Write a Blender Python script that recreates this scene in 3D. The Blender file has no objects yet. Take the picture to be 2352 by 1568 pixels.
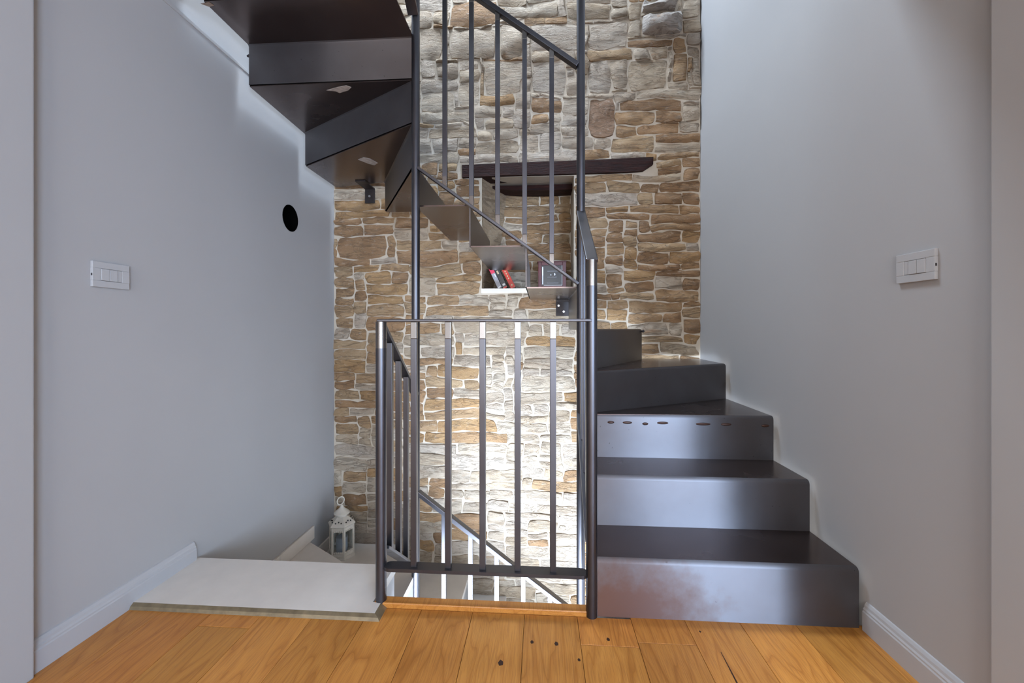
import bpy, bmesh, math, random
from mathutils import Vector, noise

H = 0.92                      # camera height in metres; every layout number below is in units of H
sc = bpy.context.scene
col = sc.collection

# ------------------------------------------------------------------ camera
cam_d = bpy.data.cameras.new('camera')
cam = bpy.data.objects.new('camera', cam_d)
col.objects.link(cam)
cam_d.sensor_width = 36.0
cam_d.sensor_fit = 'HORIZONTAL'
cam_d.lens = 966.0 / 2352.0 * 36.0
cam_d.shift_y = -29.0 / 2352.0
cam_d.clip_start = 0.02
cam.location = (0, 0, H)
cam.rotation_euler = (math.radians(90), 0, math.atan(0.0663))
sc.camera = cam

# ------------------------------------------------------------------ exposure, world
sc.view_settings.view_transform = 'Standard'
sc.view_settings.look = 'None'
sc.view_settings.gamma = 1.0
sc.view_settings.use_curve_mapping = False
sc.view_settings.exposure = -1.25
sc.cycles.max_bounces = 6
sc.cycles.use_adaptive_sampling = True
sc.cycles.adaptive_threshold = 0.025
sc.cycles.diffuse_bounces = 3
sc.cycles.glossy_bounces = 3
sc.cycles.transmission_bounces = 6
sc.cycles.caustics_reflective = False
sc.cycles.caustics_refractive = False
world = bpy.data.worlds.new('world')
sc.world = world
world.use_nodes = True
bg = world.node_tree.nodes['Background']
bg.inputs[0].default_value = (0.62, 0.78, 1.0, 1)
bg.inputs[1].default_value = 0.3


def area_light(name, loc, target, sx, sy, watts, color, spread=180):
    d = bpy.data.lights.new(name, 'AREA')
    d.shape = 'RECTANGLE'
    d.size, d.size_y = sx * H, sy * H
    d.energy = watts
    d.color = color
    d.spread = math.radians(spread)
    o = bpy.data.objects.new(name, d)
    col.objects.link(o)
    o.location = Vector(loc) * H
    v = (Vector(target) - Vector(loc))
    o.rotation_euler = v.to_track_quat('-Z', 'Y').to_euler()
    return o


DAY = (0.90, 0.94, 1.0)
# daylight standing in the two windows of the room behind the camera, the rooflight and the window downstairs
YR = -3.6                     # window wall of the room behind the camera
WINS = ((1.4, 3.4), (-1.15, 0.75), (-3.45, -1.85))
area_light('daylight_window_right', (2.4, YR - 0.05, 1.2), (2.0, 1.0, 1.0), 2.0, 1.9, 860, (0.52, 0.71, 1.0))
area_light('daylight_window_centre', (-0.2, YR - 0.05, 1.2), (-0.2, 1.0, 0.9), 1.9, 1.9, 300, DAY)
area_light('daylight_window_left', (-2.65, YR - 0.05, 1.2), (-2.4, 1.0, 1.0), 1.6, 1.9, 120, DAY)
area_light('daylight_rooflight', (-0.55, 2.5, 4.75), (-0.5, 2.2, 0), 0.9, 0.6, 310, (0.70, 0.83, 1.0))
area_light('daylight_window_downstairs', (-0.2, 0.06, -1.4), (-0.2, 2.9, -0.4), 1.5, 1.9, 2200, (0.66, 0.80, 1.0))


# ------------------------------------------------------------------ materials
def new_mat(name):
    m = bpy.data.materials.new(name)
    m.use_nodes = True
    nt = m.node_tree
    return m, nt, nt.nodes['Principled BSDF']


def N(nt, kind, **kw):
    n = nt.nodes.new(kind)
    for k, v in kw.items():
        if k in n.inputs:
            n.inputs[k].default_value = v
        else:
            setattr(n, k, v)
    return n


def ramp(nt, stops, fac=None):
    r = nt.nodes.new('ShaderNodeValToRGB')
    cr = r.color_ramp
    while len(cr.elements) < len(stops):
        cr.elements.new(0.5)
    for e, (p, c) in zip(cr.elements, stops):
        e.position = p
        e.color = (*c, 1) if len(c) == 3 else c
    if fac is not None:
        nt.links.new(fac, r.inputs[0])
    return r


def mixc(nt, fac, a, b, blend='MIX'):
    m = nt.nodes.new('ShaderNodeMix')
    m.data_type = 'RGBA'
    m.blend_type = blend
    for sock, val in ((m.inputs[0], fac), (m.inputs[6], a), (m.inputs[7], b)):
        if isinstance(val, (int, float)):
            sock.default_value = val
        elif isinstance(val, tuple):
            sock.default_value = (*val, 1)
        else:
            nt.links.new(val, sock)
    return m.outputs[2]


def geo_pos(nt, scale=(1, 1, 1)):
    g = nt.nodes.new('ShaderNodeNewGeometry')
    mp = nt.nodes.new('ShaderNodeMapping')
    mp.inputs['Scale'].default_value = scale
    nt.links.new(g.outputs['Position'], mp.inputs['Vector'])
    return mp.outputs[0]


def bump(nt, bsdf, height, strength=0.3, dist=0.01, normal=None):
    b = nt.nodes.new('ShaderNodeBump')
    b.inputs['Strength'].default_value = strength
    b.inputs['Distance'].default_value = dist
    nt.links.new(height, b.inputs['Height'])
    if normal is not None:
        nt.links.new(normal, b.inputs['Normal'])
    nt.links.new(b.outputs[0], bsdf.inputs['Normal'])
    return b.outputs[0]


def noise_tex(nt, vec, scale, detail=4, rough=0.55, dist=0.0):
    n = nt.nodes.new('ShaderNodeTexNoise')
    n.inputs['Scale'].default_value = scale
    n.inputs['Detail'].default_value = detail
    n.inputs['Roughness'].default_value = rough
    n.inputs['Distortion'].default_value = dist
    nt.links.new(vec, n.inputs['Vector'])
    return n.outputs['Fac']


def plain(name, color, rough=0.5, metal=0.0, vary=0.06, scale=30, bstr=0.05, coat=0.0):
    m, nt, b = new_mat(name)
    p = geo_pos(nt)
    f = noise_tex(nt, p, scale)
    c0 = tuple(max(0, c * (1 - vary)) for c in color)
    c1 = tuple(min(1, c * (1 + vary)) for c in color)
    nt.links.new(ramp(nt, [(0.3, c0), (0.7, c1)], f).outputs[0], b.inputs['Base Color'])
    b.inputs['Roughness'].default_value = rough
    b.inputs['Metallic'].default_value = metal
    b.inputs['Coat Weight'].default_value = coat
    if bstr:
        bump(nt, b, f, bstr, 0.002)
    return m


def mat_plaster(name, color):
    m, nt, b = new_mat(name)
    p = geo_pos(nt)
    f = noise_tex(nt, p, 1.6, 3)
    nt.links.new(ramp(nt, [(0.3, tuple(c * 0.96 for c in color)), (0.7, color)], f).outputs[0], b.inputs['Base Color'])
    b.inputs['Roughness'].default_value = 0.62
    f2 = noise_tex(nt, p, 90, 4)
    bump(nt, b, f2, 0.06, 0.002)
    return m


def mat_stone():
    m, nt, b = new_mat('rubble_stone')
    p = geo_pos(nt, (1, 1, 1.9))
    at = nt.nodes.new('ShaderNodeAttribute')
    at.attribute_name = 'tint'
    n1 = noise_tex(nt, p, 7, 6, 0.65, 0.5)
    n2 = noise_tex(nt, p, 26, 8, 0.7, 0.4)
    n3 = noise_tex(nt, p, 120, 4, 0.6)
    dark = mixc(nt, 1.0, at.outputs['Color'], (0.78, 0.72, 0.66), 'MULTIPLY')
    c = mixc(nt, ramp(nt, [(0.35, (0, 0, 0)), (0.68, (1, 1, 1))], n1).outputs[0], dark, at.outputs['Color'])
    c = mixc(nt, ramp(nt, [(0.55, (0, 0, 0)), (0.8, (0.6, 0.6, 0.6))], n2).outputs[0], c, (0.62, 0.56, 0.48))
    rust = noise_tex(nt, geo_pos(nt, (1.2, 1, 4)), 5.5, 5, 0.6, 0.8)
    c = mixc(nt, ramp(nt, [(0.62, (0, 0, 0)), (0.74, (0.5, 0.5, 0.5))], rust).outputs[0], c, (0.42, 0.22, 0.09))
    c_pre = c
    b.inputs['Roughness'].default_value = 0.88
    h = nt.nodes.new('ShaderNodeMath'); h.operation = 'ADD'
    h2 = nt.nodes.new('ShaderNodeMath'); h2.operation = 'MULTIPLY'; h2.inputs[1].default_value = 0.3
    nt.links.new(n3, h2.inputs[0]); nt.links.new(n2, h.inputs[0]); nt.links.new(h2.outputs[0], h.inputs[1])
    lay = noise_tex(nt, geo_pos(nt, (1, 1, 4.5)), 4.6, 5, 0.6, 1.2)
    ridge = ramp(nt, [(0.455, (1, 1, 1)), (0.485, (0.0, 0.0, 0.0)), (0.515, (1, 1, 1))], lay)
    mul = nt.nodes.new('ShaderNodeMath'); mul.operation = 'MULTIPLY_ADD'; mul.inputs[1].default_value = 0.28
    nt.links.new(ridge.outputs[0], mul.inputs[0]); nt.links.new(h.outputs[0], mul.inputs[2])
    bump(nt, b, mul.outputs[0], 0.9, 0.016)
    c = mixc(nt, ridge.outputs[0], (0.19, 0.13, 0.085), c)  # cracks also darkened in colour, painting in their crevice shade
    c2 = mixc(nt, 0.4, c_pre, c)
    nt.links.new(c2, b.inputs['Base Color'])
    return m


def mat_mortar():
    m, nt, b = new_mat('lime_mortar')
    p = geo_pos(nt)
    n1 = noise_tex(nt, p, 9, 5)
    n2 = noise_tex(nt, p, 60, 5, 0.7)
    nt.links.new(ramp(nt, [(0.3, (0.50, 0.42, 0.32)), (0.7, (0.60, 0.525, 0.43))], n1).outputs[0], b.inputs['Base Color'])
    b.inputs['Roughness'].default_value = 0.92
    bump(nt, b, n2, 0.5, 0.006)
    return m


def mat_oak(name='oiled_oak'):
    m, nt, b = new_mat(name)
    at = nt.nodes.new('ShaderNodeAttribute'); at.attribute_name = 'tint'
    g = nt.nodes.new('ShaderNodeNewGeometry')
    off = nt.nodes.new('ShaderNodeVectorMath'); off.operation = 'ADD'
    sh = nt.nodes.new('ShaderNodeVectorMath'); sh.operation = 'SCALE'; sh.inputs[3].default_value = 37.0
    nt.links.new(at.outputs['Color'], sh.inputs[0])
    nt.links.new(g.outputs['Position'], off.inputs[0]); nt.links.new(sh.outputs[0], off.inputs[1])
    mp = nt.nodes.new('ShaderNodeMapping'); mp.inputs['Scale'].default_value = (1, 0.16, 1)
    nt.links.new(off.outputs[0], mp.inputs[0])
    w = nt.nodes.new('ShaderNodeTexNoise'); w.inputs['Scale'].default_value = 9; w.inputs['Detail'].default_value = 2
    w.inputs['Distortion'].default_value = 0.3
    nt.links.new(mp.outputs[0], w.inputs['Vector'])
    rings = nt.nodes.new('ShaderNodeMath'); rings.operation = 'MULTIPLY'; rings.inputs[1].default_value = 11
    nt.links.new(w.outputs['Fac'], rings.inputs[0])
    fr = nt.nodes.new('ShaderNodeMath'); fr.operation = 'FRACT'
    nt.links.new(rings.outputs[0], fr.inputs[0])
    mp2 = nt.nodes.new('ShaderNodeMapping'); mp2.inputs['Scale'].default_value = (1, 0.025, 1)
    nt.links.new(off.outputs[0], mp2.inputs[0])
    fine = noise_tex(nt, mp2.outputs[0], 420, 3, 0.7)
    base = ramp(nt, [(0.0, (0.40, 0.148, 0.024)), (0.18, (0.52, 0.212, 0.040)), (0.75, (0.57, 0.245, 0.050)), (1.0, (0.48, 0.19, 0.034))], fr.outputs[0])
    c = mixc(nt, ramp(nt, [(0.40, (0.5, 0.5, 0.5)), (0.52, (0, 0, 0))], fine).outputs[0], base.outputs[0], (0.33, 0.125, 0.028))
    c = mixc(nt, 0.75, c, at.outputs['Color'], 'MULTIPLY')
    # small dark knots
    v = nt.nodes.new('ShaderNodeTexVoronoi'); v.inputs['Scale'].default_value = 4.2
    mp3 = nt.nodes.new('ShaderNodeMapping'); mp3.inputs['Scale'].default_value = (1.3, 0.8, 0.0)
    nt.links.new(g.outputs['Position'], mp3.inputs[0]); nt.links.new(mp3.outputs[0], v.inputs['Vector'])
    c = mixc(nt, ramp(nt, [(0.02, (0.9, 0.9, 0.9)), (0.055, (0, 0, 0))], v.outputs['Distance']).outputs[0], c, (0.10, 0.045, 0.02))
    nt.links.new(c, b.inputs['Base Color'])
    b.inputs['Roughness'].default_value = 0.36
    bump(nt, b, fine, 0.12, 0.002)
    return m


def mat_steel(name, base=(0.165, 0.125, 0.115), dark=(0.095, 0.068, 0.062), rough=(0.2, 0.32), rust=0.0, rust_box=None, brushed=False):
    m, nt, b = new_mat(name)
    p = geo_pos(nt)
    n1 = noise_tex(nt, p, 3.0, 4, 0.55, 0.2)
    n2 = noise_tex(nt, geo_pos(nt, (0.6, 0.6, 6)), 40, 4, 0.6)
    n3 = noise_tex(nt, p, 75, 2, 0.4)
    c = ramp(nt, [(0.2, dark), (0.8, base)], n1).outputs[0]
    c = mixc(nt, ramp(nt, [(0.74, (0, 0, 0)), (0.78, (0.5, 0.5, 0.5) if brushed else (0, 0, 0))], n3).outputs[0], c, tuple(x * 0.4 for x in dark))
    if rust_box:
        (cx, cy, cz), (sx, sy, sz) = rust_box
        g = nt.nodes.new('ShaderNodeNewGeometry')
        mp = nt.nodes.new('ShaderNodeMapping'); mp.vector_type = 'TEXTURE'
        mp.inputs['Location'].default_value = (cx, cy, cz); mp.inputs['Scale'].default_value = (sx, sy, sz)
        nt.links.new(g.outputs['Position'], mp.inputs[0])
        ln = nt.nodes.new('ShaderNodeVectorMath'); ln.operation = 'LENGTH'
        nt.links.new(mp.outputs[0], ln.inputs[0])
        n4 = noise_tex(nt, p, 14, 6, 0.7)
        s = nt.nodes.new('ShaderNodeMath'); s.operation = 'ADD'
        nt.links.new(ln.outputs['Value'], s.inputs[0]); nt.links.new(n4, s.inputs[1])
        rf = ramp(nt, [(0.55, (0.9, 0.9, 0.9)), (0.95, (0, 0, 0))], None)
        s2 = nt.nodes.new('ShaderNodeMath'); s2.operation = 'MULTIPLY'; s2.inputs[1].default_value = 0.62
        nt.links.new(s.outputs[0], s2.inputs[0]); nt.links.new(s2.outputs[0], rf.inputs[0])
        c = mixc(nt, rf.outputs[0], c, (0.085, 0.022, 0.004))
        mm = nt.nodes.new('ShaderNodeMath'); mm.operation = 'MULTIPLY_ADD'; mm.inputs[1].default_value = -0.95; mm.inputs[2].default_value = 0.9
        nt.links.new(rf.outputs[0], mm.inputs[0]); rust_metal = mm.outputs[0]
    nt.links.new(c, b.inputs['Base Color'])
    b.inputs['Metallic'].default_value = 0.9
    if rust_box: nt.links.new(rust_metal, b.inputs['Metallic'])
    rr = nt.nodes.new('ShaderNodeMapRange')
    rr.inputs[1].default_value, rr.inputs[2].default_value = 0.3, 0.7
    rr.inputs[3].default_value, rr.inputs[4].default_value = rough
    nt.links.new(n1, rr.inputs[0]); nt.links.new(rr.outputs[0], b.inputs['Roughness'])
    if brushed:
        tg = nt.nodes.new('ShaderNodeCombineXYZ'); tg.inputs[2].default_value = 1.0
        nt.links.new(tg.outputs[0], b.inputs['Tangent'])
        b.inputs['Anisotropic'].default_value = 0.97
    b.inputs['Coat Weight'].default_value = 0.12
    b.inputs['Coat Roughness'].default_value = 0.2
    return m


def mat_glass(name):
    m, nt, b = new_mat(name)
    nt.nodes.remove(b)
    t = nt.nodes.new('ShaderNodeBsdfTransparent'); t.inputs[0].default_value = (0.93, 0.96, 0.97, 1)
    g = nt.nodes.new('ShaderNodeBsdfGlossy'); g.inputs['Roughness'].default_value = 0.04
    mx = nt.nodes.new('ShaderNodeMixShader'); mx.inputs[0].default_value = 0.08
    nt.links.new(t.outputs[0], mx.inputs[1]); nt.links.new(g.outputs[0], mx.inputs[2])
    nt.links.new(mx.outputs[0], nt.nodes['Material Output'].inputs[0])
    return m


def mat_beam():
    m, nt, b = new_mat('old_dark_beam')
    n1 = noise_tex(nt, geo_pos(nt, (0.5, 3, 5)), 18, 6, 0.7, 0.6)
    nt.links.new(ramp(nt, [(0.3, (0.006, 0.002, 0.002)), (0.6, (0.032, 0.008, 0.005)), (0.8, (0.085, 0.022, 0.012))], n1).outputs[0], b.inputs['Base Color'])
    b.inputs['Roughness'].default_value = 0.7
    b.inputs['Specular IOR Level'].default_value = 0.25
    bump(nt, b, n1, 0.7, 0.012)
    return m


M = {}
M['plaster'] = mat_plaster('white_wall_paint', (0.415, 0.41, 0.41))
M['ceiling'] = mat_plaster('white_ceiling_paint', (0.78, 0.78, 0.78))
M['room'] = mat_plaster('warm_room_paint', (0.42, 0.36, 0.30))
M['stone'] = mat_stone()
M['mortar'] = mat_mortar()
M['oak'] = mat_oak()
M['steel'] = mat_steel('waxed_steel_tread', rough=(0.2, 0.3))
M['brushed'] = mat_steel('brushed_steel_riser', base=(0.18, 0.172, 0.18), dark=(0.115, 0.102, 0.102), rough=(0.40, 0.47), brushed=True)
M['steel_rust'] = mat_steel('brushed_steel_riser_rusted', base=(0.18, 0.172, 0.18), dark=(0.115, 0.102, 0.102), rough=(0.40, 0.47), brushed=True, rust_box=((0.28 * H, 1.48 * H, 0.02 * H), (0.36 * H, 0.3 * H, 0.22 * H)))
M['rail'] = mat_steel('raw_steel_bar', base=(0.105, 0.104, 0.115), dark=(0.06, 0.056, 0.062), rough=(0.28, 0.42))
M['bright'] = mat_steel('ground_bright_steel', base=(0.19, 0.175, 0.165), dark=(0.12, 0.105, 0.098), rough=(0.18, 0.3))
M['bracket'] = plain('dark_bracket_steel', (0.022, 0.016, 0.016), 0.5, 0.2, vary=0.3)
M['weld'] = plain('burnt_weld', (0.05, 0.022, 0.014), 0.45, 0.5)
M['smear'] = plain('plaster_smear_white', (0.36, 0.31, 0.28), 0.8, vary=0.25, scale=60)
M['slab'] = plain('pale_limestone', (0.74, 0.69, 0.63), 0.5, vary=0.035, scale=14, bstr=0.08)
M['white'] = plain('white_satin_paint', (0.45, 0.45, 0.46), 0.38, vary=0.01)
M['plate'] = plain('white_switch_plastic', (0.44, 0.44, 0.445), 0.5, vary=0.01, bstr=0)
M['brass'] = plain('olive_brass_profile', (0.19, 0.145, 0.085), 0.45, 0.4, vary=0.25)
M['black'] = plain('black_flue_lining', (0.002, 0.002, 0.002), 1.0, vary=0.0, bstr=0)
M['black'].node_tree.nodes['Principled BSDF'].inputs['Specular IOR Level'].default_value = 0.0
M['beam'] = mat_beam()
M['lantern'] = plain('cream_painted_metal', (0.68, 0.63, 0.54), 0.45, vary=0.05)
M['glass'] = mat_glass('clear_glass')
M['candle'] = plain('blue_grey_wax', (0.42, 0.47, 0.56), 0.55, vary=0.04)
M['paper'] = plain('book_paper', (0.62, 0.50, 0.33), 0.8, vary=0.1, scale=200)
M['book_grey'] = plain('grey_book_cloth', (0.36, 0.36, 0.40), 0.5)
M['book_pink'] = plain('pink_print', (0.70, 0.04, 0.10), 0.5)
M['book_black'] = plain('black_book_cover', (0.015, 0.014, 0.016), 0.35)
M['book_red'] = plain('red_book_spine', (0.52, 0.035, 0.02), 0.4)
M['print_gold'] = plain('pale_gold_print', (0.55, 0.45, 0.28), 0.5)
M['case_red'] = plain('dark_red_lacquer', (0.085, 0.007, 0.009), 0.4)
M['case_dark'] = plain('dark_case_front', (0.012, 0.012, 0.014), 0.25)
M['print_white'] = plain('white_print', (0.75, 0.75, 0.75), 0.5)
M['bolt'] = plain('zinc_bolt', (0.60, 0.60, 0.62), 0.3, 0.9)
M['amber'] = plain('rusty_orange_stone', (0.50, 0.20, 0.06), 0.8, vary=0.3)
M['concrete'] = plain('grey_screed', (0.42, 0.40, 0.38), 0.8)

# ------------------------------------------------------------------ mesh helpers (inputs in units of H)
PLOC = {}


def obj(name, verts, faces, mat, parent=None, smooth=False, tint=None, kind=None, label=None, cat=None, group=None):
    """one mesh object; verts are world positions in units of H"""
    vs = [Vector(v) * H for v in verts]
    lo = Vector((min(v.x for v in vs), min(v.y for v in vs), min(v.z for v in vs)))
    hi = Vector((max(v.x for v in vs), max(v.y for v in vs), max(v.z for v in vs)))
    c = Vector(((lo.x + hi.x) / 2, (lo.y + hi.y) / 2, lo.z))
    me = bpy.data.meshes.new(name)
    me.from_pydata([v - c for v in vs], [], faces)
    bm = bmesh.new(); bm.from_mesh(me)
    bmesh.ops.recalc_face_normals(bm, faces=bm.faces[:])
    bm.to_mesh(me); bm.free()
    me.materials.append(mat)
    if smooth:
        me.polygons.foreach_set('use_smooth', [True] * len(me.polygons))
        try:
            me.set_sharp_from_angle(angle=math.radians(40))
        except Exception:
            pass
    if tint is not None:
        a = me.color_attributes.new('tint', 'FLOAT_COLOR', 'POINT')
        if isinstance(tint, list):
            buf = [x for t in tint for x in (*t, 1)]
        else:
            buf = [*tint, 1] * len(me.vertices)
        a.data.foreach_set('color', buf)
    o = bpy.data.objects.new(name, me)
    col.objects.link(o)
    if parent is not None:
        o.parent = parent
        o.location = c - PLOC[parent.name]
    else:
        o.location = c
    PLOC[o.name] = c
    tag(o, label, cat, group, kind)
    return o


def tag(o, label=None, cat=None, group=None, kind=None):
    if label: o['label'] = label
    if cat: o['category'] = cat
    if group: o['group'] = group
    if kind: o['kind'] = kind
    return o


def empty(name, loc, label=None, cat=None, group=None, kind=None):
    o = bpy.data.objects.new(name, None)
    col.objects.link(o)
    o.empty_display_size = 0.05
    o.location = Vector(loc) * H
    PLOC[o.name] = Vector(loc) * H
    return tag(o, label, cat, group, kind)


def bvh_join(parts):
    V, F = [], []
    for v, f in parts:
        n = len(V); V += v; F += [tuple(i + n for i in q) for q in f]
    return V, F


def g_box(x0, x1, y0, y1, z0, z1, bev=0.0):
    if bev <= 0:
        v = [(x, y, z) for z in (z0, z1) for y in (y0, y1) for x in (x0, x1)]
        return v, [(0, 2, 3, 1), (4, 5, 7, 6), (0, 1, 5, 4), (2, 6, 7, 3), (0, 4, 6, 2), (1, 3, 7, 5)]
    bm = bmesh.new()
    v, f = g_box(x0, x1, y0, y1, z0, z1)
    vs = [bm.verts.new(p) for p in v]
    for q in f: bm.faces.new([vs[i] for i in q])
    bmesh.ops.recalc_face_normals(bm, faces=bm.faces[:])
    bmesh.ops.bevel(bm, geom=bm.edges[:], offset=bev, segments=2, affect='EDGES', profile=0.6)
    bm.verts.index_update()
    V = [tuple(x.co) for x in bm.verts]
    F = [tuple(x.index for x in fc.verts) for fc in bm.faces]
    bm.free()
    return V, F


def frame_of(a, b, up=(0, 0, 1)):
    d = (Vector(b) - Vector(a)).normalized()
    u = Vector(up)
    if abs(d.dot(u)) > 0.98: u = Vector((1, 0, 0))
    s = d.cross(u).normalized()
    n = s.cross(d).normalized()
    return d, s, n


def g_tube(a, b, r, n=20, r2=None, cap=True):
    d, s, u = frame_of(a, b)
    r2 = r if r2 is None else r2
    V = []
    for p, rr in ((a, r), (b, r2)):
        for k in range(n):
            t = 2 * math.pi * k / n
            V.append(tuple(Vector(p) + s * (rr * math.cos(t)) + u * (rr * math.sin(t))))
    F = [(k, (k + 1) % n, n + (k + 1) % n, n + k) for k in range(n)]
    if cap: F += [tuple(range(n - 1, -1, -1)), tuple(range(n, 2 * n))]
    return V, F


def g_bar(a, b, w, t, bev=0.0018, up=(0, 0, 1)):
    """rectangular bar from a to b, width w across, t in the 'up' direction"""
    d, s, u = frame_of(a, b, up)
    L = (Vector(b) - Vector(a)).length
    v, f = g_box(-w / 2, w / 2, 0, L, -t / 2, t / 2, bev)
    return [tuple(Vector(a) + s * p[0] + d * p[1] + u * p[2]) for p in v], f


def g_prism(poly, z0, z1):
    n = len(poly)
    V = [(x, y, z0) for x, y in poly] + [(x, y, z1) for x, y in poly]
    F = [tuple(range(n - 1, -1, -1)), tuple(range(n, 2 * n))] + [(k, (k + 1) % n, n + (k + 1) % n, n + k) for k in range(n)]
    return V, F


def g_lathe(cx, cy, prof, n=24, rot=0.0):
    V, F = [], []
    for r, z in prof:
        for k in range(n):
            t = rot + 2 * math.pi * k / n
            V.append((cx + r * math.cos(t), cy + r * math.sin(t), z))
    for i in range(len(prof) - 1):
        for k in range(n):
            F.append((i * n + k, i * n + (k + 1) % n, (i + 1) * n + (k + 1) % n, (i + 1) * n + k))
    F.append(tuple(range(n - 1, -1, -1)))
    F.append(tuple(range((len(prof) - 1) * n, len(prof) * n)))
    return V, F


def g_torus(c, axis, R, r, n=24, m=8):
    ax = Vector(axis).normalized()
    u = ax.orthogonal().normalized(); w = ax.cross(u)
    V, F = [], []
    for i in range(n):
        t = 2 * math.pi * i / n
        d = u * math.cos(t) + w * math.sin(t)
        for j in range(m):
            p = 2 * math.pi * j / m
            V.append(tuple(Vector(c) + d * (R + r * math.cos(p)) + ax * (r * math.sin(p))))
    for i in range(n):
        for j in range(m):
            F.append((i * m + j, ((i + 1) % n) * m + j, ((i + 1) % n) * m + (j + 1) % m, i * m + (j + 1) % m))
    return V, F


def g_sphere(c, r, n=14, m=8, sz=(1, 1, 1)):
    V = [(c[0], c[1], c[2] - r * sz[2])]
    F = []
    for i in range(1, m):
        ph = -math.pi / 2 + math.pi * i / m
        for k in range(n):
            t = 2 * math.pi * k / n
            V.append((c[0] + r * sz[0] * math.cos(ph) * math.cos(t), c[1] + r * sz[1] * math.cos(ph) * math.sin(t), c[2] + r * sz[2] * math.sin(ph)))
    V.append((c[0], c[1], c[2] + r * sz[2]))
    for k in range(n):
        F.append((0, 1 + (k + 1) % n, 1 + k))
        F.append((len(V) - 1, 1 + (m - 2) * n + k, 1 + (m - 2) * n + (k + 1) % n))
    for i in range(m - 2):
        for k in range(n):
            F.append((1 + i * n + k, 1 + i * n + (k + 1) % n, 1 + (i + 1) * n + (k + 1) % n, 1 + (i + 1) * n + k))
    return V, F


def add(name, g, mat, parent=None, **kw):
    return obj(name, g[0], g[1], mat, parent, **kw)


# ------------------------------------------------------------------ layout constants
XL, XR = -1.475, 1.085            # faces of the side walls
YW = 2.93                         # face of the mortar on the stone wall
YF = 0.985                         # back of the door partition
RISE = 0.2
WXL, WXR = -0.6, 0.2              # edges of the stair well
YB = 2.0                          # back edge of the stair well
ZB, ZT = -2.6, 4.75               # floor downstairs, roof

# ------------------------------------------------------------------ the setting
# left wall with the round flue opening
FY, FZ, FR = 2.40, 1.655, 0.078


def wall_with_hole(name, x0, x1, y0, y1, z0, z1, hole, mat):
    hy, hz, hr = hole
    q = hr * 1.5
    n = 32
    V, F = [], []

    def quad(a, b, c, d):
        k = len(V); V.extend([a, b, c, d]); F.append((k, k + 1, k + 2, k + 3))
    for x in (x0, x1):
        for (ya, yb, za, zb) in ((y0, y1, z0, hz - q), (y0, y1, hz + q, z1), (y0, hy - q, hz - q, hz + q), (hy + q, y1, hz - q, hz + q)):
            quad((x, ya, za), (x, yb, za), (x, yb, zb), (x, ya, zb))
        ring, sq = [], []
        for k in range(n):
            t = 2 * math.pi * k / n
            c, s = math.cos(t), math.sin(t)
            m = max(abs(c), abs(s))
            ring.append((x, hy + hr * c, hz + hr * s)); sq.append((x, hy + q * c / m, hz + q * s / m))
        for k in range(n):
            quad(ring[k], ring[(k + 1) % n], sq[(k + 1) % n], sq[k])
    for k in range(n):
        t, t2 = 2 * math.pi * k / n, 2 * math.pi * (k + 1) / n
        quad((x0, hy + hr * math.cos(t), hz + hr * math.sin(t)), (x0, hy + hr * math.cos(t2), hz + hr * math.sin(t2)),
             (x1, hy + hr * math.cos(t2), hz + hr * math.sin(t2)), (x1, hy + hr * math.cos(t), hz + hr * math.sin(t)))
    for (a, b) in (((y0, z0), (y1, z0)), ((y1, z0), (y1, z1)), ((y1, z1), (y0, z1)), ((y0, z1), (y0, z0))):
        quad((x0, a[0], a[1]), (x0, b[0], b[1]), (x1, b[0], b[1]), (x1, a[0], a[1]))
    o = obj(name, V, F, mat, kind='structure')
    return o


SEAM_L, SEAM_R = 2.30, 2.345
wall_left = wall_with_hole('wall_left', XL - 0.2, XL, 1.05, YW + 0.4, ZB, SEAM_L, (FY, FZ, FR), M['plaster'])
add('upper_wall', g_box(XL - 0.2, XL - 0.012, -0.6, YW + 0.4, SEAM_L, ZT), M['plaster'], wall_left)
add('plaster_ledge', g_box(XL - 0.02, XL + 0.004, 1.05, YW, SEAM_L - 0.012, SEAM_L + 0.004, 0.002), M['plaster'], wall_left)
wall_right = add('wall_right', g_box(XR, XR + 0.2, 1.05, YW + 0.4, ZB, SEAM_R), M['plaster'], kind='structure')
add('upper_wall', g_box(XR + 0.006, XR + 0.2, -0.6, YW + 0.4, SEAM_R, ZT), M['plaster'], wall_right)

# ------------------------------------------------------------------ stone wall
rng = random.Random(11)
NX0, NX1, NZ0, NZ1 = -0.406, 0.235, 1.255, 2.06       # niche opening
NY = YW + 0.29                                        # back of the niche


def wall_pieces():
    p = [g_box(XL, NX0, YW, YW + 0.4, ZB, ZT), g_box(NX1, XR, YW, YW + 0.4, ZB, ZT),
         g_box(NX0, NX1, YW, YW + 0.4, ZB, NZ0), g_box(NX0, NX1, YW, YW + 0.4, NZ1, ZT),
         g_box(NX0, NX1, NY, YW + 0.4, NZ0, NZ1)]
    # splayed left cheek of the niche, rough rounded
    n = 9
    V, F = [], []
    for j in range(n + 1):
        z = NZ0 + (NZ1 - NZ0) * j / n
        spl = 0.03 + 0.13 * (j / n) ** 0.7
        for i in range(6):
            t = i / 5
            x = NX0 + spl * (t ** 1.3) + 0.012 * noise.noise(Vector((t * 4, z * 9, 3)))
            V.append((x, YW + (NY - YW) * t, z))
    for j in range(n):
        for i in range(5):
            k = j * 6 + i
            F.append((k, k + 1, k + 7, k + 6))
    global CHEEK
    CHEEK = (V, F)
    return bvh_join(p)


wall_back = add('wall_back', wall_pieces(), M['mortar'], kind='structure')
add('niche_cheek', CHEEK, M['stone'], wall_back, smooth=True, tint=(0.46, 0.35, 0.235))

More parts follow.
